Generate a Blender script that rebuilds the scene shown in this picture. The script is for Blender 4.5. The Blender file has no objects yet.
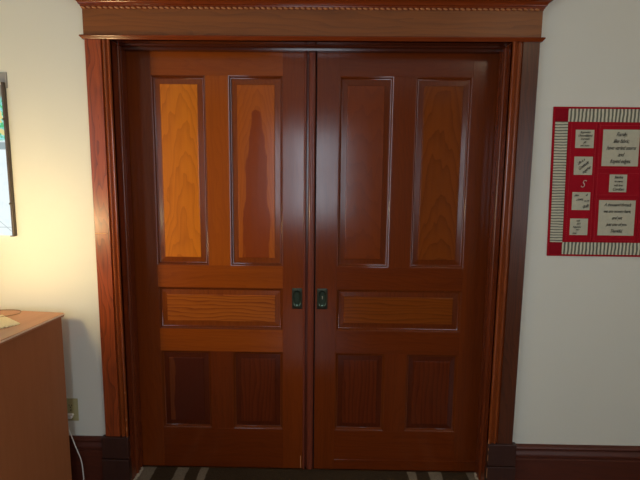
import bpy, bmesh, math, random
from mathutils import Vector, Matrix
random.seed(7)
SC = bpy.context.scene
COL = SC.collection
H = 1.566                     # camera height
YW = 2.232                    # wall face
YC = 2.214                    # casing face
YD = 2.380                    # door face

# ------------------------------------------------------------------ materials
def lin(c):
    return tuple(((v/255)/12.92 if v/255 <= .04045 else ((v/255+.055)/1.055)**2.4) for v in c) + (1,)

class NT:
    def __init__(s, name):
        s.m = bpy.data.materials.new(name); s.m.use_nodes = True
        s.n = s.m.node_tree.nodes; s.l = s.m.node_tree.links
        s.b = s.n['Principled BSDF']
    def node(s, t, **kw):
        n = s.n.new(t)
        for k, v in kw.items(): setattr(n, k, v)
        return n
    def val(s, sock, v):
        if isinstance(v, (int, float)): sock.default_value = v
        elif isinstance(v, tuple): sock.default_value = v
        else: s.l.new(v, sock)
    def math(s, op, a, b=0.0, c=0.0, clamp=False):
        n = s.node('ShaderNodeMath', operation=op, use_clamp=clamp)
        s.val(n.inputs[0], a); s.val(n.inputs[1], b)
        if len(n.inputs) > 2: s.val(n.inputs[2], c)
        return n.outputs[0]
    def mix(s, f, a, b, blend='MIX'):
        n = s.node('ShaderNodeMix', data_type='RGBA', blend_type=blend)
        s.val(n.inputs[0], f); s.val(n.inputs[6], a); s.val(n.inputs[7], b)
        return n.outputs[2]
    def noise(s, vec, scale, detail=3, rough=.5):
        n = s.node('ShaderNodeTexNoise'); n.inputs['Scale'].default_value = scale
        n.inputs['Detail'].default_value = detail; n.inputs['Roughness'].default_value = rough
        s.l.new(vec, n.inputs['Vector']); return n.outputs['Fac']
    def smooth(s, v, a, b):
        n = s.node('ShaderNodeMapRange', interpolation_type='SMOOTHSTEP')
        s.val(n.inputs[0], v); n.inputs[1].default_value = a; n.inputs[2].default_value = b
        return n.outputs[0]
    def coords(s):
        t = s.node('ShaderNodeTexCoord'); return t.outputs['Object']
    def sep(s, v):
        n = s.node('ShaderNodeSeparateXYZ'); s.l.new(v, n.inputs[0]); return n.outputs
    def comb(s, x, y, z):
        n = s.node('ShaderNodeCombineXYZ')
        for i, v in enumerate((x, y, z)): s.val(n.inputs[i], v)
        return n.outputs[0]
    def bump(s, h, strength, dist=.002):
        n = s.node('ShaderNodeBump'); n.inputs['Strength'].default_value = strength
        n.inputs['Distance'].default_value = dist; s.l.new(h, n.inputs['Height'])
        s.l.new(n.outputs[0], s.b.inputs['Normal'])

def wood(name, light, dark, axis='Z', curve=0.0, freq=26.0, contrast=.5, streak=.5, flame=None, wobble=.75,
         rough=.16, heart=None, coat=0.0, bump=.09, cz=1.0, spec=.4):
    s = NT(name); o = s.sep(s.coords())
    info = s.node('ShaderNodeObjectInfo')
    rnd = s.math('MULTIPLY', info.outputs['Random'], 37.0)
    L, X = (o[2], o[0]) if axis == 'Z' else ((o[0], o[2]) if axis == 'X' else (o[1], o[2]))
    Y = o[1] if axis != 'Y' else o[0]
    v1 = s.comb(s.math('ADD', s.math('MULTIPLY', X, 7.0), rnd), s.math('MULTIPLY', Y, 7.0), s.math('MULTIPLY', L, 1.6))
    wob = s.noise(v1, 1.0, 3)
    v2 = s.comb(s.math('ADD', s.math('MULTIPLY', X, 26.0), rnd), s.math('MULTIPLY', Y, 26.0), s.math('MULTIPLY', L, 5.0))
    wob2 = s.noise(v2, 1.0, 3)
    if curve:
        x2 = s.math('MULTIPLY', s.math('MULTIPLY', X, X), curve)
        f = s.math('ADD', s.math('MULTIPLY', L, cz), x2)
    else:
        f = s.math('ADD', s.math('MULTIPLY', X, 3.4), s.math('MULTIPLY', L, .12))
    f = s.math('ADD', f, s.math('MULTIPLY', wob, wobble))
    f = s.math('ADD', f, s.math('MULTIPLY', wob2, .05))
    fr = s.math('FRACT', s.math('MULTIPLY', f, freq))
    ring = s.math('POWER', fr, 2.6)
    v3 = s.comb(s.math('ADD', s.math('MULTIPLY', X, 260.0), rnd), s.math('MULTIPLY', Y, 260.0), s.math('MULTIPLY', L, 7.0))
    fine = s.noise(v3, 1.0, 3, .6)
    v4 = s.comb(s.math('ADD', s.math('MULTIPLY', X, 40.0), rnd), s.math('MULTIPLY', Y, 40.0), s.math('MULTIPLY', L, 1.5))
    med = s.noise(v4, 1.0, 2)
    fac = s.math('MULTIPLY', ring, contrast)
    fac = s.math('ADD', fac, s.math('MULTIPLY', s.math('SUBTRACT', fine, .42), streak))
    fac = s.math('ADD', fac, s.math('MULTIPLY', s.math('SUBTRACT', med, .45), streak), clamp=True)
    c = s.mix(fac, lin(light), lin(dark))
    if heart:        # a darker heartwood flame: (centre x, top z, half width, colour, amount)
        hx, hz, hw, hc, ha = heart
        ax = s.math('ABSOLUTE', s.math('SUBTRACT', X, hx))
        wid = s.math('MULTIPLY', s.math('POWER', s.smooth(s.math('SUBTRACT', hz, L), -.25, .55), 1.0), hw)
        d = s.math('SUBTRACT', s.math('ADD', wid, s.math('SUBTRACT', s.math('MULTIPLY', s.math('SUBTRACT', wob2, .5), .06), s.math('MULTIPLY', s.math('SUBTRACT', 1.0, s.smooth(s.math('SUBTRACT', hz, L), 0.0, .06)), .08))), ax)
        m = s.math('MULTIPLY', s.smooth(d, -.002, .004), ha)
        c = s.mix(m, c, lin(hc), 'MIX')
    s.l.new(c, s.b.inputs['Base Color'])
    rv = s.math('ADD', s.math('MULTIPLY', med, .10), rough-.05)
    s.l.new(rv, s.b.inputs['Roughness'])
    s.b.inputs['Coat Weight'].default_value = coat; s.b.inputs['Coat Roughness'].default_value = .22
    s.b.inputs['Specular IOR Level'].default_value = spec
    craze = s.noise(s.coords(), 75.0, 4, .6)
    h = s.math('ADD', s.math('MULTIPLY', fine, .06), craze)
    s.bump(h, bump, .002)
    return s.m

def plain(name, col, rough=.5, metal=0., spec=.5, noise=0., nscale=30., bump=0., bscale=200., emit=None, es=0., coat=0.):
    s = NT(name)
    if noise:
        n = s.noise(s.coords(), nscale, 4)
        c = s.mix(s.math('MULTIPLY', n, noise), lin(col), lin(tuple(v*.55 for v in col)))
        s.l.new(c, s.b.inputs['Base Color'])
    else: s.b.inputs['Base Color'].default_value = lin(col)
    s.b.inputs['Roughness'].default_value = rough; s.b.inputs['Metallic'].default_value = metal
    s.b.inputs['Specular IOR Level'].default_value = spec; s.b.inputs['Coat Weight'].default_value = coat
    if bump: s.bump(s.noise(s.coords(), bscale, 3), bump, .002)
    if emit: s.b.inputs['Emission Color'].default_value = lin(emit); s.b.inputs['Emission Strength'].default_value = es
    return s.m

M = {}
M['stile_l'] = wood('varnished_stile_lamplit', (122,52,14), (94,36,10), 'Z', contrast=.25, streak=.7, freq=14)  # lamp glow on the left leaf put into a lighter wood tone
M['rail_l'] = wood('varnished_rail_lamplit', (150,70,17), (118,48,11), 'X', contrast=.25, streak=.7, freq=14)  # left leaf rails lightened for painted lamplight
M['rail_low'] = wood('varnished_rail_shaded', (110,45,13), (84,31,9), 'X', contrast=.25, streak=.7, freq=14)  # darker copy of the rail wood; shade low on the doors painted in
M['mull_low'] = wood('varnished_mullion_shaded', (110,45,13), (84,31,9), 'Z', contrast=.25, streak=.7, freq=14)  # lower mullions likewise darkened, shade put into the wood colour
M['mull_l'] = wood('varnished_mullion_lamplit', (166,80,18), (134,58,12), 'Z', contrast=.25, streak=.7, freq=14)  # lightest tone, painted lamplight on the left leaf's upper mullion
M['margin_r'] = wood('panel_margin_brown', (108,46,15), (80,31,10), 'Z', contrast=.3, streak=.6, freq=14)
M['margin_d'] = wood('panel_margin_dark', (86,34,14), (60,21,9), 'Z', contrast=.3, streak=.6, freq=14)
M['stile']  = wood('varnished_stile', (112,47,13), (84,31,9), 'Z', contrast=.25, streak=.7, freq=14)
M['rail']   = wood('varnished_rail', (110,45,12), (82,30,8), 'X', contrast=.25, streak=.7, freq=14)
M['mold']   = wood('panel_moulding_wood', (110,48,16), (80,32,10), 'Z', contrast=.2, streak=.5, freq=14, rough=.12, bump=.02)
ML, MD = (216,120,28), (160,74,15)
M['panelA'] = wood('flame_panel', ML, MD, 'Z', curve=26, freq=11, contrast=.36, streak=.4, cz=.8)
M['panelB'] = wood('heartwood_panel', (178,88,24), (136,60,15), 'Z', curve=26, freq=11, contrast=.35, streak=.35, cz=.8, heart=(.0,.345,.064,(134,54,17),.85))
M['panelC'] = wood('cross_panel', (170,88,28), (112,46,18), 'X', curve=0, freq=16, contrast=.75, streak=.5, wobble=.35)
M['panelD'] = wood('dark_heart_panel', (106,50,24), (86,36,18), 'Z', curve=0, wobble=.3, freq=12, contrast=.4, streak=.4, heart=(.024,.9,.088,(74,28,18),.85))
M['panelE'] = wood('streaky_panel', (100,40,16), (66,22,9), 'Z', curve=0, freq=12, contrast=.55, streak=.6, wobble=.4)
M['panelF'] = wood('plain_red_panel', (122,52,13), (96,38,9), 'Z', curve=8, freq=8, contrast=.35, streak=.45)
M['panelG'] = wood('brown_figured_panel', (128,60,14), (96,40,9), 'Z', curve=28, freq=8, contrast=.55, streak=.4)
M['panelH'] = wood('cross_panel_brown', (130,62,16), (88,38,10), 'X', curve=0, freq=16, contrast=.6, streak=.5, wobble=.35)
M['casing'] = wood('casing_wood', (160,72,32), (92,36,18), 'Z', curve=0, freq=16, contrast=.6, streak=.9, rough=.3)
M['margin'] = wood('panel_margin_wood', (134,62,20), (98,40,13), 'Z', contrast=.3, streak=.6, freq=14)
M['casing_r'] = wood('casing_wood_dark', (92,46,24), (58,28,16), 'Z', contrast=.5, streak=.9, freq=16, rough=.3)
M['jamb']   = wood('jamb_wood', (118,52,24), (80,32,16), 'Z', contrast=.3, streak=.9, freq=14, rough=.25)
M['frieze'] = wood('frieze_wood', (136,76,29), (100,51,19), 'X', contrast=.4, streak=.8, freq=10, rough=.36)
M['crown']  = wood('crown_wood', (130,55,21), (94,36,14), 'X', contrast=.3, streak=.6, freq=12)
M['head']  = wood('head_lining_wood', (84,36,20), (60,24,14), 'X', contrast=.3, streak=.6, freq=14)
M['rib']   = wood('casing_moulding_wood', (146,70,30), (96,40,18), 'Z', contrast=.3, streak=.9, freq=14, rough=.18)
M['base']   = wood('baseboard_wood', (88,40,26), (60,26,18), 'X', contrast=.3, streak=.6, freq=10, rough=.4)
M['plinth'] = wood('plinth_wood', (64,36,28), (46,26,20), 'Z', contrast=.2, streak=.5, freq=10, rough=.4)
M['astr']   = wood('astragal_wood', (120,56,38), (84,36,26), 'Z', contrast=.2, streak=.5, freq=14, rough=.2)
M['dresser']= wood('dresser_laminate', (172,106,64), (152,88,50), 'Z', contrast=.12, streak=.5, freq=5, rough=.5, coat=0, bump=.03)
M['dtop']   = wood('dresser_top', (190,128,84), (170,106,66), 'Y', contrast=.15, streak=.5, freq=6, rough=.42, coat=.1, bump=.03)
M['floor']  = wood('floor_boards', (96,58,34), (62,36,22), 'X', contrast=.4, streak=.6, freq=8, rough=.35)
M['wall']   = plain('wall_paint', (226,222,208), .6, noise=.06, nscale=3, bump=.12, bscale=60)
M['wall_dark'] = plain('back_wall_dimmed', (120,112,98), .7)  # darkened to imitate a dimly lit room in the door reflections
M['ceil']   = plain('ceiling_paint', (225,222,214), .8)
M['beadwood'] = plain('bead_wood', (190,124,78), .25)
M['bronze'] = plain('aged_bronze', (66,66,52), .38, metal=.75, noise=.5, nscale=90)
M['bronze_in'] = plain('dark_bronze_cup', (72,84,68), .22, metal=.8, noise=.4, nscale=60)
M['glint_metal']  = plain('pale_glint_metal', (225,215,190), .2, metal=1)  # pale metal for the painted glint on the right pull
M['black']  = plain('shadow_gap', (20,12,9), .8)
M['almond'] = plain('almond_plastic', (176,166,122), .4)
M['almond_d'] = plain('slot_dark', (25,22,16), .7)
M['white']  = plain('white_plastic', (232,228,220), .35)
M['lace']   = plain('cream_lace', (242,224,182), .9, noise=.35, nscale=190, bump=.9, bscale=260)
M['red']    = plain('red_cotton', (176,14,34), .9, noise=.35, nscale=24, bump=.35, bscale=120, spec=.2)
M['red2']   = plain('red_cotton_dark', (152,10,30), .9, noise=.35, nscale=24, bump=.35, bscale=120, spec=.2)
M['cream']  = plain('cream_cotton', (202,196,172), .9, noise=.22, nscale=60, bump=.3, bscale=90, spec=.2)
M['ink']    = plain('black_ink', (30,28,28), .9)
M['thread'] = plain('pale_thread', (214,190,176), .8)
M['redthread'] = plain('red_quilting_thread', (206,70,76), .9)
M['edge']   = plain('dark_brown_edge', (78,62,48), .45)
M['grey']   = plain('grey_backing', (150,146,142), .6)
M['lampmetal'] = plain('lamp_metal', (60,50,40), .35, metal=.8)
M['chip']   = plain('chipped_wood', (205,140,90), .6)
M['whitetrim'] = plain('painted_window_wood', (220,218,210), .5)

def stripes(name, axis, period, duty, c1, c2):
    s = NT(name); o = s.sep(s.coords())
    n = s.noise(s.coords(), 25.0, 2)
    v = s.math('ADD', s.math('DIVIDE', o[axis], period), s.math('MULTIPLY', n, .5))
    fr = s.math('FRACT', s.math('ADD', v, 100.0))
    tri = s.math('ABSOLUTE', s.math('SUBTRACT', fr, .5))
    m = s.smooth(tri, duty/2-.08, duty/2+.08)
    c = s.mix(m, lin(c2), lin(c1))
    s.l.new(c, s.b.inputs['Base Color']); s.b.inputs['Roughness'].default_value = .9
    s.b.inputs['Specular IOR Level'].default_value = .2
    s.bump(s.math('SINE', s.math('MULTIPLY', v, 6.283)), .4, .002)
    return s.m
M['ticking_h'] = stripes('ticking_horizontal', 2, .0127, .4, (208,202,178), (112,112,98))
M['ticking_v'] = stripes('ticking_upright', 0, .0165, .5, (208,202,178), (112,112,98))

def rug_mat():
    s = NT('woven_rug'); o = s.sep(s.coords())
    X = s.math('ADD', o[0], s.math('MULTIPLY', s.math('SUBTRACT', s.noise(s.coords(), 18.0, 2), .5), .012))
    c = lin((88,70,50))
    n = s.noise(s.coords(), 160.0, 3)
    base = s.mix(n, lin((86,70,52)), lin((50,38,26)))
    cc = s.mix(n, lin((160,146,124)), lin((112,100,84)))
    tot = None
    for a, b in ((-.975,-.888),(-.777,-.717),(-.652,-.612),(.437,.480),(.548,.612),(.745,.815)):
        m = s.math('MULTIPLY', s.smooth(X, a-.003, a+.003), s.math('SUBTRACT', 1.0, s.smooth(X, b-.003, b+.003)))
        tot = m if tot is None else s.math('ADD', tot, m)
    s.l.new(s.mix(tot, base, cc), s.b.inputs['Base Color'])
    s.b.inputs['Roughness'].default_value = 1; s.b.inputs['Specular IOR Level'].default_value = .1
    s.bump(n, .8, .004)
    return s.m
M['rug'] = rug_mat()
M['fringe'] = plain('rug_fringe_yarn', (200,182,158), 1, noise=.5, nscale=200)

EMIT_PANEL_GLOW = .8
def panel_glow_mat():
    # the picture on the panel, with an added glow: grey band, garden scene, pale sheet with thin lines
    s = NT('glowing_panel_picture'); o = s.sep(s.coords()); z = o[2]; x = o[0]
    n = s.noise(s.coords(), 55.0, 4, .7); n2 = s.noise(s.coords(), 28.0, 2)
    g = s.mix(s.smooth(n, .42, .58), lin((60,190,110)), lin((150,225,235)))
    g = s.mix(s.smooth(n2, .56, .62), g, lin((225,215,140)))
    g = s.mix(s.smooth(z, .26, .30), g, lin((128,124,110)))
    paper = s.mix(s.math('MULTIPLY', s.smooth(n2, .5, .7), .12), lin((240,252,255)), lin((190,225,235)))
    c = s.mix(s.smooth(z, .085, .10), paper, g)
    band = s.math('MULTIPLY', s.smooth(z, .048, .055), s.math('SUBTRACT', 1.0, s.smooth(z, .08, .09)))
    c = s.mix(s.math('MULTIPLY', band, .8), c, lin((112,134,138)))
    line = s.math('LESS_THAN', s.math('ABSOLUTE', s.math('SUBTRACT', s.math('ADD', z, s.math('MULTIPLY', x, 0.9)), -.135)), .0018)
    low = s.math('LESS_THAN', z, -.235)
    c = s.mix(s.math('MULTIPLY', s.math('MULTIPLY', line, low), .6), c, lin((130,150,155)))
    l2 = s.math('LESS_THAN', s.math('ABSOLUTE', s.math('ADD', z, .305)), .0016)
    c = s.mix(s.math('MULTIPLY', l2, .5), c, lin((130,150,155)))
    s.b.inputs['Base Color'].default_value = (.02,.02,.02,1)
    s.l.new(c, s.b.inputs['Emission Color']); s.b.inputs['Emission Strength'].default_value = EMIT_PANEL_GLOW
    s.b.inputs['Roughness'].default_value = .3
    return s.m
M['panel_glow'] = panel_glow_mat()

# ------------------------------------------------------------------ mesh helpers
def bm_box(bm, c, d, bev=0., seg=2):
    r = bmesh.ops.create_cube(bm, size=1, matrix=Matrix.Translation(c) @ Matrix.Diagonal((d[0], d[1], d[2], 1)))
    if bev:
        es = list({e for v in r['verts'] for e in v.link_edges})
        bmesh.ops.bevel(bm, geom=es, offset=bev, segments=seg, affect='EDGES', profile=.5)

def obj(name, bm, mat, parent=None, smooth=False, auto=True):
    """Link a bmesh (built in world or parent-local coords) with its origin at its own centre."""
    bmesh.ops.recalc_face_normals(bm, faces=bm.faces)
    co = [v.co for v in bm.verts]
    c = Vector([(min(v[i] for v in co)+max(v[i] for v in co))/2 for i in range(3)])
    for v in bm.verts: v.co -= c
    me = bpy.data.meshes.new(name); bm.to_mesh(me); bm.free()
    me.materials.append(mat)
    if smooth:
        for p in me.polygons: p.use_smooth = True
        try: me.set_sharp_from_angle(angle=math.radians(38))
        except Exception: pass
    o = bpy.data.objects.new(name, me); COL.objects.link(o); o.location = c
    if parent:
        o.parent = parent
    return o

WL = {}
def put(name, bm, mat, parent=None, local=False, smooth=False):
    """World-coordinate mesh linked under a parent (unrotated parents), or parent-local when local=True."""
    o = obj(name, bm, mat, None, smooth)
    w = o.location.copy()
    if parent:
        o.parent = parent
        if not local: o.location = w - WL[parent.name]; WL[o.name] = w
        else: WL[o.name] = w; o.location = w - (WL[parent.name] if parent.name in WL and parent.type == 'MESH' else Vector())
    else: WL[o.name] = w
    return o

def box(name, x0, x1, y0, y1, z0, z1, mat, parent=None, bev=.0015, local=False):
    bm = bmesh.new(); bm_box(bm, ((x0+x1)/2, (y0+y1)/2, (z0+z1)/2), (x1-x0, y1-y0, z1-z0), bev)
    return put(name, bm, mat, parent, local)

def empty(name, loc, label=None, cat=None, group=None, kind=None, rz=0):
    o = bpy.data.objects.new(name, None); COL.objects.link(o); o.location = loc; o.rotation_euler = (0,0,rz)
    o.empty_display_size = .05
    WL[o.name] = Vector(loc)
    return tag(o, label, cat, group, kind)
def tag(o, label=None, cat=None, group=None, kind=None):
    if label: o['label'] = label
    if cat: o['category'] = cat
    if group: o['group'] = group
    if kind: o['kind'] = kind
    return o

def extrude(name, prof, a, b, axis, mat, parent=None, smooth=True, local=False):
    """Closed 2-D profile swept from a to b. axis 'Z': prof=(x,y); axis 'X': prof=(y,z); axis 'Y': prof=(x,z)."""
    bm = bmesh.new()
    def P(p, t): return {'Z': (p[0], p[1], t), 'X': (t, p[0], p[1]), 'Y': (p[0], t, p[1])}[axis]
    A = [bm.verts.new(P(p, a)) for p in prof]; B = [bm.verts.new(P(p, b)) for p in prof]
    n = len(prof)
    for i in range(n): bm.faces.new((A[i], A[(i+1) % n], B[(i+1) % n], B[i]))
    bm.faces.new(A); bm.faces.new(list(reversed(B)))
    return put(name, bm, mat, parent, local, smooth)

def arc(cx, cy, r, a0, a1, n=6, ry=None):
    ry = ry or r
    return [(cx+r*math.cos(math.radians(a0+(a1-a0)*i/n)), cy+ry*math.sin(math.radians(a0+(a1-a0)*i/n))) for i in range(n+1)]

def loops_xz(bm, x0, x1, z0, z1, prof, yf, cap=False):
    """Nested rectangles facing -y: prof = [(inset, depth behind yf)]."""
    rings = []
    for ins, dep in prof:
        rings.append([bm.verts.new((x, yf+dep, z)) for x, z in ((x0+ins,z0+ins),(x1-ins,z0+ins),(x1-ins,z1-ins),(x0+ins,z1-ins))])
    for r, s in zip(rings, rings[1:]):
        for i in range(4):
            bm.faces.new((r[i], r[(i+1) % 4], s[(i+1) % 4], s[i]))
    if cap: bm.faces.new(rings[-1])
    return rings

def tube(name, pts, r, mat, parent=None, n=8, sub=6, local=False, cyclic=False):
    P = [Vector(p) for p in pts]; out = []
    m = len(P)
    for i in range(m if cyclic else m-1):
        g = lambda k: P[k % m] if cyclic else P[max(0, min(m-1, k))]
        p0, p1, p2, p3 = g(i-1), g(i), g(i+1), g(i+2)
        for j in range(sub):
            t = j/sub
            out.append(.5*((2*p1)+(-p0+p2)*t+(2*p0-5*p1+4*p2-p3)*t*t+(-p0+3*p1-3*p2+p3)*t**3))
    if not cyclic: out.append(P[-1])
    bm = bmesh.new(); rings = []
    k = len(out)
    for i, p in enumerate(out):
        d = (out[(i+1) % k]-out[i-1]) if cyclic else (out[min(i+1, k-1)]-out[max(i-1, 0)])
        d.normalize(); u = d.cross(Vector((.3,.2,.93))).normalized(); v = d.cross(u)
        rings.append([bm.verts.new(p+(u*math.cos(2*math.pi*q/n)+v*math.sin(2*math.pi*q/n))*r) for q in range(n)])
    for i in range(k if cyclic else k-1):
        a, b = rings[i], rings[(i+1) % k]
        for q in range(n): bm.faces.new((a[q], a[(q+1) % n], b[(q+1) % n], b[q]))
    if not cyclic: bm.faces.new(rings[0]); bm.faces.new(list(reversed(rings[-1])))
    return put(name, bm, mat, parent, local, True)

def lathe(name, prof, mat, parent=None, n=32, local=True, c=(0,0,0)):
    bm = bmesh.new(); rings = []
    for r, z in prof:
        rings.append([bm.verts.new((c[0]+max(r,1e-4)*math.cos(2*math.pi*i/n), c[1]+max(r,1e-4)*math.sin(2*math.pi*i/n), c[2]+z)) for i in range(n)])
    for a, b in zip(rings, rings[1:]):
        for i in range(n): bm.faces.new((a[i], a[(i+1) % n], b[(i+1) % n], b[i]))
    bm.faces.new(rings[0]); bm.faces.new(rings[-1])
    return put(name, bm, mat, parent, local, True)

# ------------------------------------------------------------------ room shell
OL, OR, OT = -.967, .797, 2.137        # clear opening
RX0, RX1, RY0, ZC = -2.25, 2.3, -3.0, 2.78
def shell(name, boxes, mat):
    bm = bmesh.new()
    for b in boxes: bm_box(bm, ((b[0]+b[1])/2, (b[2]+b[3])/2, (b[4]+b[5])/2), (b[1]-b[0], b[3]-b[2], b[5]-b[4]))
    return tag(put(name, bm, mat), kind='structure')
# wall holding the doors: three pieces around the opening, the pocket wall kept behind them
shell('wall_front', [(RX0-.1, OL-.012, YW, YW+.128, 0, ZC), (OR+.012, RX1+.1, YW, YW+.128, 0, ZC), (OL-.012, OR+.012, YW, YW+.128, OT+.012, ZC),
                     (RX0-.1, RX1+.1, YW+.21, YW+.27, 0, ZC)], M['wall'])
LWY0, LWY1, LWZ0, LWZ1 = -.15, .85, .85, 2.15
shell('wall_left', [(RX0-.1, RX0, RY0, LWY0, 0, ZC), (RX0-.1, RX0, LWY1, YW, 0, ZC), (RX0-.1, RX0, LWY0, LWY1, 0, LWZ0), (RX0-.1, RX0, LWY0, LWY1, LWZ1, ZC)], M['wall'])
RWY0, RWY1 = -1.3, -.2
shell('wall_right', [(RX1, RX1+.1, RY0, RWY0, 0, ZC), (RX1, RX1+.1, RWY1, YW, 0, ZC), (RX1, RX1+.1, RWY0, RWY1, 0, LWZ0), (RX1, RX1+.1, RWY0, RWY1, LWZ1, ZC)], M['wall'])
shell('floor', [(RX0-.1, RX1+.1, RY0-.1, YW+.3, -.05, 0)], M['floor'])
shell('ceiling', [(RX0-.1, RX1+.1, RY0-.1, YW+.3, ZC, ZC+.05)], M['ceil'])
# back wall with one tall window behind the camera
WX0, WX1, WZ0, WZ1 = -.76, .26, .80, 2.25
shell('wall_back', [(RX0, WX0, RY0-.1, RY0, 0, ZC), (WX1, RX1, RY0-.1, RY0, 0, ZC), (WX0, WX1, RY0-.1, RY0, 0, WZ0), (WX0, WX1, RY0-.1, RY0, WZ1, ZC)], M['wall_dark'])
w = empty('window_1', ((WX0+WX1)/2, RY0-.05, WZ0), kind='structure')
bm = bmesh.new()
for b in ((WX0,WX0+.05,WZ0,WZ1),(WX1-.05,WX1,WZ0,WZ1),(WX0+.05,WX1-.05,WZ0,WZ0+.05),(WX0+.05,WX1-.05,WZ1-.05,WZ1),(WX0+.05,WX1-.05,1.53,1.58)):
    bm_box(bm, ((b[0]+b[1])/2, RY0-.05, (b[2]+b[3])/2), (b[1]-b[0], .06, b[3]-b[2]), .003)
put('window_frame', bm, M['whitetrim'], w)
for wn, wx, wy0, wy1 in (('window_2', RX0-.05, LWY0, LWY1), ('window_3', RX1+.05, RWY0, RWY1)):
    w = empty(wn, (wx, (wy0+wy1)/2, LWZ0), kind='structure')
    bm = bmesh.new(); zm = (LWZ0+LWZ1)/2
    for b in ((wy0,wy0+.05,LWZ0,LWZ1),(wy1-.05,wy1,LWZ0,LWZ1),(wy0+.05,wy1-.05,LWZ0,LWZ0+.05),(wy0+.05,wy1-.05,LWZ1-.05,LWZ1),(wy0+.05,wy1-.05,zm-.025,zm+.025)):
        bm_box(bm, (wx, (b[0]+b[1])/2, (b[2]+b[3])/2), (.06, b[1]-b[0], b[3]-b[2]), .003)
    put('window_frame', bm, M['whitetrim'], w)

# baseboards
def baseboard(name, x0, x1):
    f = YW
    prof = [(f,0),(f-.017,0),(f-.017,.184),(f-.012,.188),(f-.012,.192)] + [(f-.017,.196),(f-.019,.205),(f-.017,.214),(f-.010,.222),(f-.009,.232)] + \
           [(f-.016,.236),(f-.018,.243),(f-.015,.250),(f-.006,.257),(f,.258)]
    return tag(extrude(name, prof, x0, x1, 'X', M['base']), kind='structure')
baseboard('baseboard_left', RX0, -1.100)
baseboard('baseboard_right', .934, RX1)

# ------------------------------------------------------------------ door surround
casing_mat = M['casing']
def casing(name, sgn, xo, xi, label):
    root = empty(name, ((xo+xi)/2, YW, .0), label, None, None, 'structure')
    # profile runs from the outer edge to the inner edge; u = distance from outer edge
    W = abs(xi-xo); X = lambda u: xo + (u if sgn > 0 else -u)
    pr = [(0,0),(0,.012),(.004,.018),(.0735,.018),(.0735,0)]
    extrude('casing_board', [(X(u), YW-d) for u, d in pr], .268, OT, 'Z', casing_mat, root)
    pr = [(.0735,0),(.0735,.014),(.076,.009),(.079,.009),(.081,.015)]
    pr += [(.084,.020),(.088,.022),(.092,.020),(.095,.014),(.098,.012),(.101,.015)]
    pr += [(W-.012,.021),(W-.007,.026),(W-.003,.025),(W,.020),(W,0)]
    extrude('casing_moulding', [(X(u), YW-d) for u, d in pr], .268, OT, 'Z', M['rib'], root)
    # plinth block in two stages
    b0, b1 = (xo-.016, xi+.002) if sgn > 0 else (xi-.002, xo+.016)
    box('plinth_base', b0, b1, YW-.034, YW, 0, .152, M['plinth'], root, .003)
    box('plinth_block', b0+.001, b1-.001, YW-.031, YW, .156, .268, M['plinth'], root, .004)
    return root
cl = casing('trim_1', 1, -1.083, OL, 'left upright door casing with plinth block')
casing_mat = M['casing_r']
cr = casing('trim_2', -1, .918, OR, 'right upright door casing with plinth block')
# chips and scratches on the left casing board
bm = bmesh.new()
bm_box(bm, (-1.052, YW-.0186, 1.276), (.054, .0012, .004)); put('scratch_mark', bm, M['chip'], cl)
bm = bmesh.new()
for z, l in ((.285,.02),(.245,.012),(.20,.03),(.12,.05),(.05,.06)):
    bm_box(bm, (OR-.0022, YW-.0335, z), (.002, .0015, l))
put('worn_edge', bm, M['chip'], cr)
bm = bmesh.new()
for z, l in ((.31,.02),(.262,.02),(.36,.01),(.5,.008)): bm_box(bm, (OL-.004, YW-.0262, z), (.002, .0015, l))
put('worn_edge', bm, M['chip'], cl)

# entablature
hd = empty('trim_3', ((OL+OR)/2, YW, OT), 'carved wooden head over the sliding doors with crown moulding', None, None, 'structure')
hx0, hx1 = -1.083, .918
def wrap_profile(name, prof, x0, x1, mat, parent):
    """A moulding that returns to the wall at both ends; prof = [(projection, z)] closed against the wall."""
    bm = bmesh.new(); rows = []
    for d, z in prof:
        rows.append([bm.verts.new(p) for p in ((x0-d, YW, z), (x0-d, YW-.018-d, z), (x1+d, YW-.018-d, z), (x1+d, YW, z))])
    for a, b in zip(rows, rows[1:]):
        for i in range(3): bm.faces.new((a[i], a[i+1], b[i+1], b[i]))
        bm.faces.new((a[3], a[0], b[0], b[3]))
    bm.faces.new(rows[0]); bm.faces.new(list(reversed(rows[-1])))
    return put(name, bm, mat, parent, False, True)
wrap_profile('frieze_board', [(0,2.157),(0,2.266)], hx0, hx1, M['frieze'], hd)
wrap_profile('fillet_moulding', [(0,2.137),(.005,2.138),(.007,2.142),(.011,2.146),(.014,2.150),(.013,2.154),(.006,2.157)], hx0, hx1, M['crown'], hd)
wrap_profile('crown_moulding', [(.002,2.266),(.002,2.272),(.006,2.2745),(.007,2.281),(.012,2.283),(.014,2.290),(.020,2.296),(.030,2.302),(.034,2.304),(.034,2.309),
        (.040,2.312),(.054,2.322),(.062,2.336),(.064,2.350),(.070,2.352),(.070,2.368),(.074,2.372),(.074,2.384),(0,2.388)], hx0, hx1, M['crown'], hd)
bm = bmesh.new()
x = hx0+.006
while x < hx1-.004:
    m = Matrix.Translation((x, YW-.0225, 2.2695)) @ Matrix.Rotation(math.radians(14), 4, 'Y') @ Matrix.Diagonal((.0105, .0065, .0046, 1))
    bmesh.ops.create_uvsphere(bm, u_segments=10, v_segments=6, radius=1, matrix=m); x += .0246
put('bead_row', bm, M['beadwood'], hd, False, True)
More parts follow.
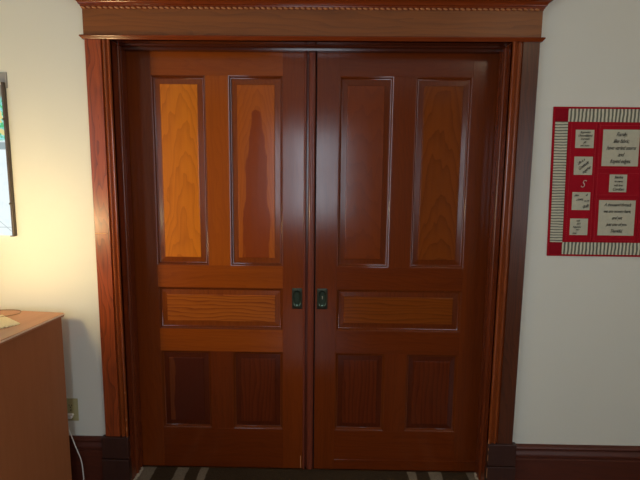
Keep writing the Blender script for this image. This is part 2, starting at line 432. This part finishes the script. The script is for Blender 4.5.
# jambs and head lining
def jamb(name, x, s, label):
    root = empty(name, (x, YW, 0), label, None, None, 'structure')
    prof = [(x,YW-.017),(x,YW+.055)] + [(x-s*.003,YW+.057),(x-s*.003,YW+.060)] + [(x+s*.002,YW+.062),(x+s*.0055,YW+.068),(x+s*.006,YW+.074),(x+s*.003,YW+.079)] + \
           [(x-s*.001,YW+.081),(x-s*.001,YW+.088),(x+s*.003,YW+.090),(x+s*.003,YW+.139),(x-s*.03,YW+.139),(x-s*.03,YW+.129),(x-s*.011,YW+.129),(x-s*.011,YW-.017)]
    extrude('jamb_board', prof, 0, OT, 'Z', M['jamb'], root)
    return root
jamb('trim_4', OL, 1, 'left jamb lining of the doorway')
jamb('trim_5', OR, -1, 'right jamb lining of the doorway')
hj = empty('trim_6', ((OL+OR)/2, YW, OT), 'head lining of the doorway', None, None, 'structure')
prof = [(YW-.016,OT+.0),(YW+.05,OT),(YW+.052,OT+.003),(YW+.06,OT+.003),(YW+.062,OT-.003),(YW+.070,OT-.006),(YW+.078,OT-.003),(YW+.082,OT),(YW+.10,OT),(YW+.102,OT-.012),(YW+.139,OT-.012),(YW+.139,OT+.011),(YW-.016,OT+.011)]
extrude('head_board', prof, OL+.001, OR-.001, 'X', M['head'], hj)

# ------------------------------------------------------------------ sliding door leaves
DT = .036
def leaf(name, x0, x1, cols, hcol, panels, rows_mats, label, SM, RM, mm):
    """cols = panel columns ((a,b),(c,d)); rows: upper, cross, lower."""
    root = empty(name, ((x0+x1)/2, YD+DT/2, 0), label, None, None, 'structure')
    ZB, ZT = .008, 2.20
    (a, b), (c, d) = cols
    U0, U1, C0, C1, L0, L1 = 1.100, 2.020, .768, .986, .226, .650
    box('stile', x0, a, YD, YD+DT, ZB, ZT, SM, root, .0008)
    box('stile', d, x1, YD, YD+DT, ZB, ZT, SM, root, .0008)
    for z0, z1 in ((ZB, L0), (L1, C0), (C1, U0), (U1, ZT)):
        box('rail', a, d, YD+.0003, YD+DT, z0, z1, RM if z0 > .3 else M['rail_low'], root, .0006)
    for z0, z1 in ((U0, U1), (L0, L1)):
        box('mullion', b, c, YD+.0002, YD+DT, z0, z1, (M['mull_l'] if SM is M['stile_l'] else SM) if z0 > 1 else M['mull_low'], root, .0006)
    rects = [(a,b,U0,U1),(c,d,U0,U1),(a,d,C0,C1),(a,b,L0,L1),(c,d,L0,L1)]
    for (px0,px1,pz0,pz1), mat, mg in zip(rects, rows_mats, mm):
        bm = bmesh.new()
        loops_xz(bm, px0, px1, pz0, pz1, [(0,.012),(0,.0),(.002,.0004),(.005,.0022),(.0075,.005),(.009,.0075),(.0095,.0095),(.0115,.0100),(.0145,.0115),(.016,.014)], YD)
        put('panel_moulding', bm, M['mold'], root, False, True)
        bm = bmesh.new()
        loops_xz(bm, px0, px1, pz0, pz1, [(.012,.026),(.012,.0125),(.0165,.0123),(.0380,.0104)], YD, True)
        rp = put('raised_panel', bm, mg, root, False, False)
        bm = bmesh.new()
        loops_xz(bm, px0, px1, pz0, pz1, [(.0385,.0108),(.0390,.0112),(.0395,.0098),(.0405,.0078),(.0420,.0070)], YD, True)
        put('panel_field', bm, mat, rp, False, False)
    return root
P = M
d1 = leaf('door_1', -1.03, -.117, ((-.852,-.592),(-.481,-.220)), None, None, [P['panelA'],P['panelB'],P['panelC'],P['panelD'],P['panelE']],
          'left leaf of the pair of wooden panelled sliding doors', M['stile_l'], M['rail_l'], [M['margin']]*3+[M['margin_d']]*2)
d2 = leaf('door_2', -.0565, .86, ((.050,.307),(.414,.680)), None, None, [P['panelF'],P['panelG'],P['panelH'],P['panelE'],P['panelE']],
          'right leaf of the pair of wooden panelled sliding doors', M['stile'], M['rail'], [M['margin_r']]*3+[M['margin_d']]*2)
# meeting edge of the left leaf: bead, groove, half-round astragal
prof = [(-.117,YD+DT),(-.117,YD)] + arc(-.111,YD+.001,.0062,170,10,6,.007) + [(-.104,YD+.012),(-.095,YD+.012)] + arc(-.0785,YD+.002,.0165,180,0,10,.011) + [(-.062,YD+DT)]
prof = [(x, (2*(YD+.001)-y) if 2 <= i <= 8 else ((2*(YD+.002)-y) if 11 <= i <= 21 else y)) for i, (x, y) in enumerate(prof)]
extrude('meeting_astragal', prof, .008, 2.2, 'Z', M['astr'], d1)
bm = bmesh.new(); bm_box(bm, (-.126, YD-.0008, .045), (.003, .0016, .07)); put('worn_edge', bm, M['chip'], d1)
box('meeting_rebate', -.062, -.0575, YD+.022, YD+DT+.004, .008, 2.2, M['black'], d1, 0)

box('bottom_strip', .052, .79, YD-.002, YD+.001, .056, .064, M['rail'], d2, .0008)
# flush pulls
def pull(door, x0, x1, z0, z1, glint):
    bm = bmesh.new(); cx, cz = (x0+x1)/2, (z0+z1)/2; n = 40
    hw, hh = (x1-x0)/2, (z1-z0)/2
    def ring(rx, rz, y, sq):
        out = []
        for i in range(n):
            t = 2*math.pi*i/n; e = 2/sq
            c, s = math.cos(t), math.sin(t)
            out.append(bm.verts.new((cx+rx*math.copysign(abs(c)**e, c), y, cz+rz*math.copysign(abs(s)**e, s))))
        return out
    rs = [ring(hw, hh, YD, 14), ring(hw, hh, YD-.0022, 14), ring(hw-.0015, hh-.0015, YD-.003, 14), ring(hw-.005, hh-.012, YD-.003, 2.6)]
    for a, b in zip(rs, rs[1:]):
        for i in range(n): bm.faces.new((a[i], a[(i+1) % n], b[(i+1) % n], b[i]))
    pl = put('pull_plate', bm, M['bronze'], door, False, True)
    bm = bmesh.new()
    rs = [ring(hw-.005, hh-.012, YD-.0032, 2.6), ring(hw-.0085, hh-.016, YD-.0012, 2.5), ring(hw-.011, hh-.022, YD-.0006, 2.3), ring(hw-.016, hh-.032, YD-.0004, 2)]
    for a, b in zip(rs, rs[1:]):
        for i in range(n): bm.faces.new((a[i], a[(i+1) % n], b[(i+1) % n], b[i]))
    bm.faces.new(rs[-1])
    put('pull_cup', bm, M['bronze_in'], pl, False, True)
    bm = bmesh.new()
    for dz in (-1, 1): bmesh.ops.create_uvsphere(bm, u_segments=10, v_segments=6, radius=1, matrix=Matrix.Translation((cx, YD-.003, cz+dz*(hh-.007))) @ Matrix.Diagonal((.0032,.0014,.0032,1)))
    put('screw', bm, M['bronze'], pl, False, True)
    if glint:
        bm = bmesh.new(); bm_box(bm, (cx+.001, YD-.003, cz+.006), (.005, .004, .017), .0015); put('pull_glint', bm, M['glint_metal'], pl)  # small bright block standing in for a glint on the pull
pull(d1, -.1735, -.1225, .882, .989, False)
pull(d2, -.0475, .0055, .882, .989, True)

# ------------------------------------------------------------------ dresser (turned a few degrees)
RZ = math.radians(-6.1)
dr = empty('dresser', (-1.219, 2.146, 0), 'brown wooden dresser with plain side panel standing in the left corner by the outlet', 'dresser', rz=RZ)
# local: x to the left is negative, y towards camera negative
DW, DD, DH = .50, .95, .915
box('side_panel', -.020, -.002, -DD, -.004, .0, DH-.020, M['dresser'], dr, .001, True)
box('side_panel', -DW, -DW+.018, -DD, -.004, .0, DH-.020, M['dresser'], dr, .001, True)
box('back_panel', -DW+.019, -.021, -.014, -.006, .05, DH-.021, M['dresser'], dr, .0, True)
box('plinth', -DW+.019, -.021, -DD+.03, -.02, 0, .07, M['dresser'], dr, .0, True)
box('top', -DW-.01, .010, -DD-.012, 0, DH-.018, DH, M['dtop'], dr, .002, True)
bm = bmesh.new(); bm_box(bm, (.0115, -DD/2-.006, DH-.006), (.004, DD+.012, .007), .0012); put('top_edging', bm, plain('pale_edge', (246,214,184), .4), dr, True)
for k in range(4):
    z0 = .08+k*.204
    f = box('drawer', -DW+.02, -.022, -DD-.004, -DD+.015, z0, z0+.198, M['dresser'], dr, .003, True)
    bm = bmesh.new(); bmesh.ops.create_uvsphere(bm, u_segments=16, v_segments=10, radius=.014, matrix=Matrix.Translation((-DW/2, -DD-.018, z0+.1)))
    put('knob', bm, M['lampmetal'], f, True, True)
ZT_ = DH
def on_dresser(x, y): return (x, y)
# lace doily, a square with a scalloped edge; its near-right corner is the one in view
bm = bmesh.new()
cx0, cy0 = -1.302, 1.962; e1 = Vector((-.80, .60)); e2 = Vector((-.60, -.80)); S = .20
def edge_pts():
    pts = []; N = 14
    cs = [Vector((cx0,cy0)), Vector((cx0,cy0))+e1*S, Vector((cx0,cy0))+e1*S+e2*S, Vector((cx0,cy0))+e2*S]
    for i in range(4):
        a, b = cs[i], cs[(i+1) % 4]; nrm = Vector(((b-a).y, -(b-a).x)).normalized()
        for k in range(N*4):
            t = k/(N*4); sc = abs(math.sin(math.pi*t*N))*.0075
            pts.append(a+(b-a)*t - nrm*(-sc))
    return pts
ep = edge_pts(); cen = Vector((cx0,cy0))+e1*S/2+e2*S/2
rings = []
for f, z in ((1,.0008),(1,.0035),(.965,.0052),(.90,.0035),(.6,.004),(.2,.004)):
    rings.append([bm.verts.new((cen.x+(p.x-cen.x)*f, cen.y+(p.y-cen.y)*f, ZT_+z+ (.0012*math.sin(i*1.3) if .9 <= f < 1 else 0))) for i, p in enumerate(ep)])
for a, b in zip(rings, rings[1:]):
    for i in range(len(a)): bm.faces.new((a[i], a[(i+1) % len(a)], b[(i+1) % len(a)], b[i]))
bm.faces.new(rings[0]); bm.faces.new(rings[-1])
tag(put('lace_doily', bm, M['lace'], None, False, True), 'cream scalloped lace doily on the dresser top, one corner in view', 'doily')
k = .957
loopc = [(-1.60,2.0),(-1.56,2.06),(-1.520,2.125),(-1.478,2.145),(-1.415,2.141),(-1.400,2.125),(-1.405,2.095),(-1.435,2.06),(-1.47,2.035),(-1.50,2.02)]
tag(tube('cord', [(x, y, ZT_+.003+(.006 if 2 <= i <= 4 else 0)) for i, (x, y) in enumerate(loopc)], .0022, plain('grey_brown_cord', (150,118,86), .5)), 'thin brown cord looping across the dresser top behind the doily', 'cord')

# table lamp that lights the corner (stands on the dresser just outside the picture)
LX, LY, LZ = -1.43, 1.60, 1.255
fl = empty('table_lamp', (LX, LY, DH), 'small globe lamp standing on the dresser top', 'lamp')
LZ -= DH
lathe('base', [(0,.0),(.06,.0),(.065,.008),(.055,.018),(.014,.03),(.010,.05),(.010,LZ-.125),(.03,LZ-.122),(.09,LZ-.112),(.135,LZ-.096),(.14,LZ-.088),(.136,LZ-.088),(.09,LZ-.103),(.03,LZ-.110),(.02,LZ-.07),(0,LZ-.07)], M['lampmetal'], fl)  # added dish under the globe keeps lamp light off the lower doors
gm = NT('lit_globe'); gm.b.inputs['Base Color'].default_value = (.9,.85,.75,1); gm.b.inputs['Emission Color'].default_value = (1,.75,.36,1); gm.b.inputs['Emission Strength'].default_value = 96
bm = bmesh.new(); bmesh.ops.create_uvsphere(bm, u_segments=32, v_segments=20, radius=.065, matrix=Matrix.Translation((0,0,LZ)))
put('globe', bm, gm.m, fl, True, True)

# ------------------------------------------------------------------ picture panel on the wall, left edge of the frame
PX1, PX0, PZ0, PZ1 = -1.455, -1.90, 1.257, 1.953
pn = empty('wall_panel', ((PX0+PX1)/2, YW, PZ0), 'bright white and green panel with added glow and thin dark brown edge on the left wall above the dresser', 'picture')
box('backing', PX0-.012, PX1+.008, YW-.0055, YW, 1.930, 1.998, M['grey'], pn, .001)
box('picture', PX0+.004, PX1-.010, YW-.016, YW-.007, PZ0+.004, PZ1-.004, M['panel_glow'], pn, 0)
bm = bmesh.new()
bm_box(bm, (PX1-.005, YW-.0125, (PZ0+PZ1)/2), (.010, .0225, PZ1-PZ0), .0015)
bm_box(bm, (PX0-.001, YW-.0125, (PZ0+PZ1)/2), (.010, .0225, PZ1-PZ0), .0015)
put('edge_strip', bm, M['edge'], pn)
box('top_rail', PX0+.005, PX1-.011, YW-.020, YW-.006, PZ1-.012, PZ1, M['white'], pn, .001)
for z in (1.79, 1.41):
    bm = bmesh.new(); bmesh.ops.create_uvsphere(bm, u_segments=10, v_segments=6, radius=.006, matrix=Matrix.Translation((PX1-.007, YW-.024, z))); put('clip', bm, M['edge'], pn, False, True)
bm = bmesh.new(); bm_box(bm, (PX1-.010, YW-.022, PZ0+.002), (.020, .006, .004), .001); put('hook', bm, M['edge'], pn)

# ------------------------------------------------------------------ outlet, plug and cable
ou = empty('power_outlet', (-1.252, YW, .396), 'almond wall outlet low on the wall beside the dresser', 'outlet')
box('cover_plate', -1.288, -1.217, YW-.005, YW, .338, .454, M['almond'], ou, .002)
for z in (.417, .372):
    prof = [(-1.2525+.0165*math.cos(a)*(1 if abs(math.cos(a)) < .8 else .95), z+.0145*max(-.86, min(.86, math.sin(a)))/.86*.95) for a in [2*math.pi*i/24 for i in range(24)]]
    rc = extrude('receptacle', prof, YW-.0065, YW-.004, 'Y', M['almond'], ou, False)
    bm = bmesh.new()
    bm_box(bm, (-1.2590, YW-.0068, z+.003), (.0025, .0012, .009)); bm_box(bm, (-1.2460, YW-.0068, z+.003), (.0025, .0012, .0075))
    bm_box(bm, (-1.2525, YW-.0068, z-.007), (.005, .0012, .004)); put('slots', bm, M['almond_d'], rc)
bm = bmesh.new(); bmesh.ops.create_uvsphere(bm, u_segments=8, v_segments=6, radius=.003, matrix=Matrix.Translation((-1.2525, YW-.005, .3945))); put('screw', bm, M['almond_d'], ou, False, True)
pg = empty('charging_cable', (-1.2525, YW-.02, .37), 'white cable plugged into the outlet, hanging down to the floor beside the dresser', 'cable')
bm = bmesh.new(); bm_box(bm, (-1.2525, YW-.0185, .371), (.026, .022, .024), .005, 3)
bm_box(bm, (-1.2385, YW-.022, .379), (.014, .014, .011), .004, 3)
put('plug', bm, M['white'], pg)
tube('wire', [(-1.262, YW-.026, .362), (-1.258, YW-.038, .330), (-1.240, YW-.04, .283), (-1.222, YW-.04, .225), (-1.198, YW-.04, .152), (-1.189, YW-.045, .085), (-1.190, YW-.045, .045), (-1.208, YW-.045, .010), (-1.24, YW-.04, .004)], .0026, M['white'], pg)

# ------------------------------------------------------------------ rug
YR1, YR0 = 2.368, .95
bm = bmesh.new(); nx, ny = 90, 60; g = []
for j in range(ny+1):
    row = []
    for i in range(nx+1):
        x = -.962+(.792+.962)*i/nx; y = YR0+(YR1-YR0)*j/ny
        row.append(bm.verts.new((x, y, .0095+.0012*math.sin(x*31+y*9)+.0008*math.sin(y*60))))
    g.append(row)
for j in range(ny):
    for i in range(nx): bm.faces.new((g[j][i], g[j][i+1], g[j+1][i+1], g[j+1][i]))
r = bmesh.ops.extrude_face_region(bm, geom=list(bm.faces))
for v in [e for e in r['geom'] if isinstance(e, bmesh.types.BMVert)]: v.co.z = .001
rug = put('rug', bm, M['rug'], None, False, True)
# object coordinates start at the rug's centre; shift so the stripes fall where they are in the room
rc_ = WL['rug']
for v in rug.data.vertices: v.co.x += rc_.x; 
rug.location.x = 0; WL['rug'] = Vector((0, rc_.y, rc_.z))
tag(rug, 'dark brown woven rug with pale stripes at the foot of the doors', 'rug')
for sx in (-1, 1):
    bm = bmesh.new(); y = YR0+.01
    while y < YR1-.008:
        x = -.960 if sx < 0 else .790
        bmesh.ops.create_icosphere(bm, subdivisions=1, radius=1, matrix=Matrix.Translation((x+random.uniform(-.006,.004)*1, y, .011+random.uniform(-.001,.002))) @ Matrix.Rotation(random.uniform(0,3), 4, 'Z') @ Matrix.Diagonal((.0105,.0065,.0065,1)))
        y += .0105
    f = put('fringe', bm, M['fringe'], rug, False, True)
    tag(f, kind='stuff')

# ------------------------------------------------------------------ quilt on the right wall
QX0, QX1, QZ0, QZ1 = 1.000, 1.640, 1.196, 1.868
qt = empty('wall_quilt', (QX0, YW, QZ0), 'red and cream patchwork quilt with handwritten verse squares hanging on the right wall', 'quilt')
sh = lambda x, z: x + (QZ1-z)*.030        # hangs very slightly askew
def qpatch(name, x0, x1, z0, z1, mat, parent, y0, y1, n=8, puff=.0012, skew=True):
    bm = bmesh.new(); nx = max(2, int((x1-x0)/.02)); nz = max(2, int((z1-z0)/.02)); G = []
    for j in range(nz+1):
        row = []
        for i in range(nx+1):
            u, v = i/nx, j/nz; x, z = x0+(x1-x0)*u, z0+(z1-z0)*v
            e = min(1, 6*min(u, 1-u, v, 1-v))
            row.append(bm.verts.new((sh(x, z) if skew else x, y0-puff*e*(1+.6*math.sin(x*53+z*37)), z)))
        G.append(row)
    for j in range(nz):
        for i in range(nx): bm.faces.new((G[j][i], G[j][i+1], G[j+1][i+1], G[j+1][i]))
    r = bmesh.ops.extrude_face_region(bm, geom=list(bm.faces))
    for v in [e for e in r['geom'] if isinstance(e, bmesh.types.BMVert)]: v.co.y = y1
    return put(name, bm, mat, parent, False, True)
back = qpatch('backing', QX0, QX1, QZ0, QZ1, M['red'], qt, YW-.006, YW-.0005, puff=.0015)
bw = .056; bi = .009
a0, a1, c0, c1 = QX0+bi, QX0+bi+bw, QZ0+bi, QZ0+bi+bw
b0, b1, t0, t1 = QX1-bi-bw, QX1-bi, QZ1-bi-bw, QZ1-bi
yq = YW-.0085
qpatch('striped_border', a0, a1, c1, t0, M['ticking_h'], qt, yq, YW-.006)
qpatch('striped_border', b0, b1, c1, t0, M['ticking_h'], qt, yq, YW-.006)
qpatch('striped_border', a1, b0, t0, t1, M['ticking_v'], qt, yq, YW-.006)
qpatch('striped_border', a1, b0, c0, c1, M['ticking_v'], qt, yq, YW-.006)
for x0, x1, z0, z1 in ((a0,a1,t0,t1),(b0,b1,t0,t1),(a0,a1,c0,c1),(b0,b1,c0,c1)):
    qpatch('corner_patch', x0, x1, z0, z1, M['red2'], qt, yq, YW-.006)
# panels of the centre field
cols = ((a1+.003, 1.196), (1.200, 1.398), (1.402, b0-.003))
qpatch('centre_panel', cols[0][0], cols[0][1], c1+.002, t0-.002, M['red'], qt, yq-.0005, YW-.006)
for z0, z1 in ((1.587, t0-.002), (1.473, 1.583), (c1+.002, 1.469)):
    qpatch('centre_panel', cols[1][0], cols[1][1], z0, z1, M['red'], qt, yq-.0005, YW-.006)
qpatch('centre_panel', cols[2][0], cols[2][1], c1+.002, t0-.002, M['red'], qt, yq-.0005, YW-.006)
# dotted quilting seams
bm = bmesh.new()
def stitch(x0, z0, x1, z1):
    L = math.hypot(x1-x0, z1-z0); n = int(L/.009)
    for i in range(n):
        t = (i+.5)/n; x = x0+(x1-x0)*t; z = z0+(z1-z0)*t
        bm_box(bm, (sh(x, z), yq-.0032, z), ((.004, .0008, .0012) if abs(x1-x0) > abs(z1-z0) else (.0012, .0008, .004)))
for x in (1.080, 1.190, 1.207): stitch(x, c1+.01, x, t0-.01)
for z in (1.788, 1.598, 1.577, 1.480, 1.462, 1.272): stitch(1.207, z, 1.392, z)
tag(put('quilting_stitches', bm, M['redthread'], qt), kind='stuff')
def words(lines, cx, cz, size, ang=0., gap=None, parent=None, shear=.45, mat=None, y=yq-.0046, bold=.0):
    for i, (t, dx, dz, s) in enumerate(lines):
        cu = bpy.data.curves.new('lettering', 'FONT'); cu.body = t; cu.size = size*s; cu.shear = shear
        cu.align_x = 'CENTER'; cu.align_y = 'CENTER'; cu.extrude = .0002; cu.offset = bold; cu.space_character = .9
        tmp = bpy.data.objects.new('tmp', cu); COL.objects.link(tmp)
        bpy.context.view_layer.update()
        me = bpy.data.meshes.new_from_object(tmp.evaluated_get(bpy.context.evaluated_depsgraph_get()))
        bpy.data.objects.remove(tmp); bpy.data.curves.remove(cu)
        bm = bmesh.new(); bm.from_mesh(me); bpy.data.meshes.remove(me)
        ca, sa = math.cos(ang), math.sin(ang)
        x0, z0 = cx+dx, cz+dz
        for v in bm.verts:
            u, w_ = v.co.x, v.co.y
            u *= .80; X, Z = u*ca-w_*sa, u*sa+w_*ca
            v.co = Vector((sh(x0+X, z0+Z), y-v.co.z, z0+Z))
        put('lettering', bm, mat or M['ink'], parent)
def square(x0, x1, z0, z1, rows, size, ang=0.):
    cxm = (x0+x1)/2; czm = (z0+z1)/2
    p = qpatch('verse_square', x0, x1, z0, z1, M['cream'], qt, yq-.0025, YW-.006, puff=.0008)
    words(rows, cxm, czm, size, ang, parent=p)
sx0, sx1 = 1.100, 1.182
def rws(txts, dz, s=None): n = len(txts); return [(t, 0, dz*((n-1)/2-i), (s[i] if s else 1)) for i, t in enumerate(txts)]
square(sx0, sx1, 1.688, 1.768, rws(['Appreciate', 'Unconditional', 'love each', 'gift', 'one more'], .0145, [.9,1,.9,.9,.9]), .0155)
square(sx0, sx1, 1.569, 1.650, [('Life is a', -.012, .018, 1), ('Gratitude', 0, 0, 1.1), ('together', .014, -.018, 1)], .0175, math.radians(38))
square(sx0-.001, sx1-.002, 1.410, 1.491, [('After', -.022, .026, 1), ('all', .022, .028, 1), ('a loving', -.008, .008, 1), ('in my', .024, .002, 1), ('quilt', .020, -.022, 1.6)], .014, math.radians(8))
square(sx0-.005, sx1-.006, 1.295, 1.371, [('with', -.006, .028, 1), ('each', -.004, .015, 1), ('happiness', -.010, 0, 1), ('here', -.006, -.013, .9), ('love', -.020, -.029, 1.1)], .013)
square(1.222, 1.384, 1.609, 1.770, rws(['Family,', 'like fabric,', 'have varied seams', 'and', 'frayed edges.'], .0295), .025)
square(1.262, 1.340, 1.493, 1.572, rws(['Stitches', 'to mend', 'with love', 'Comfort'], .018, [1,.85,.85,1.1]), .0175)
square(1.222, 1.386, 1.295, 1.456, rws(['A thousand threads', 'we are woven here,', 'and yet', 'just one of you', 'Thankful.'], .030), .0215)
words([('S', 0, 0, 1)], 1.144, 1.528, .052, math.radians(-12), parent=qt, shear=.25, mat=M['thread'], y=yq-.003, bold=-.0007)

# ------------------------------------------------------------------ camera
yaw, pitch, roll, F = math.radians(-.84427), math.radians(7.91155), math.radians(-.59522), 483.68
fw = Vector((math.sin(yaw)*math.cos(pitch), math.cos(yaw)*math.cos(pitch), -math.sin(pitch)))
rt = Vector((math.cos(yaw), -math.sin(yaw), 0)); up = rt.cross(fw)
r2 = rt*math.cos(roll)-up*math.sin(roll); u2 = up*math.cos(roll)+rt*math.sin(roll)
cam = bpy.data.cameras.new('camera'); co = bpy.data.objects.new('camera', cam); COL.objects.link(co)
cam.sensor_fit = 'HORIZONTAL'; cam.sensor_width = 36; cam.lens = 36*F/640; cam.clip_start = .02
mw = Matrix((r2, u2, -fw)).transposed().to_4x4(); mw.translation = (0, 0, H)
co.matrix_world = mw; SC.camera = co

# ------------------------------------------------------------------ light
def area(name, loc, rot, sx, sy, power, col):
    l = bpy.data.lights.new(name, 'AREA'); l.shape = 'RECTANGLE'; l.size = sx; l.size_y = sy; l.energy = power; l.color = col
    o = bpy.data.objects.new(name, l); COL.objects.link(o); o.location = loc; o.rotation_euler = rot; return o
area('window_daylight', ((WX0+WX1)/2, RY0-.12, (WZ0+WZ1)/2), (math.radians(90), 0, 0), WX1-WX0, WZ1-WZ0, 26, (.74,.89,1.0))
area('side_window_daylight', (RX0-.12, (LWY0+LWY1)/2, (LWZ0+LWZ1)/2), (math.radians(90), 0, math.radians(-90)), LWY1-LWY0, LWZ1-LWZ0, 13, (.68,.86,1.0))
area('right_window_daylight', (RX1+.12, (RWY0+RWY1)/2, (LWZ0+LWZ1)/2), (math.radians(90), 0, math.radians(90)), RWY1-RWY0, LWZ1-LWZ0, 18, (.95,.96,1))
# ceiling lamp towards the right of the room
cf = empty('ceiling_lamp', (1.5, .2, ZC), 'round flush lamp glowing on the ceiling', 'lamp')
lathe('base', [(0,-.001),(.10,-.001),(.10,-.03),(0,-.03)], M['lampmetal'], cf)
em = NT('lit_bowl'); em.b.inputs['Base Color'].default_value = (.9,.85,.75,1); em.b.inputs['Emission Color'].default_value = (1,.76,.50,1); em.b.inputs['Emission Strength'].default_value = 24
lathe('bowl', [(.0,-.13),(.04,-.125),(.07,-.11),(.088,-.08),(.09,-.05),(.085,-.031),(0,-.031)], em.m, cf)
wd = bpy.data.worlds.new('sky'); SC.world = wd; wd.use_nodes = True
wd.node_tree.nodes['Background'].inputs[0].default_value = (.6,.75,1,1); wd.node_tree.nodes['Background'].inputs[1].default_value = 1.0
SC.view_settings.view_transform = 'Standard'; SC.view_settings.look = 'None'; SC.view_settings.gamma = 1; SC.view_settings.exposure = 0.26
SC.view_settings.use_curve_mapping = False
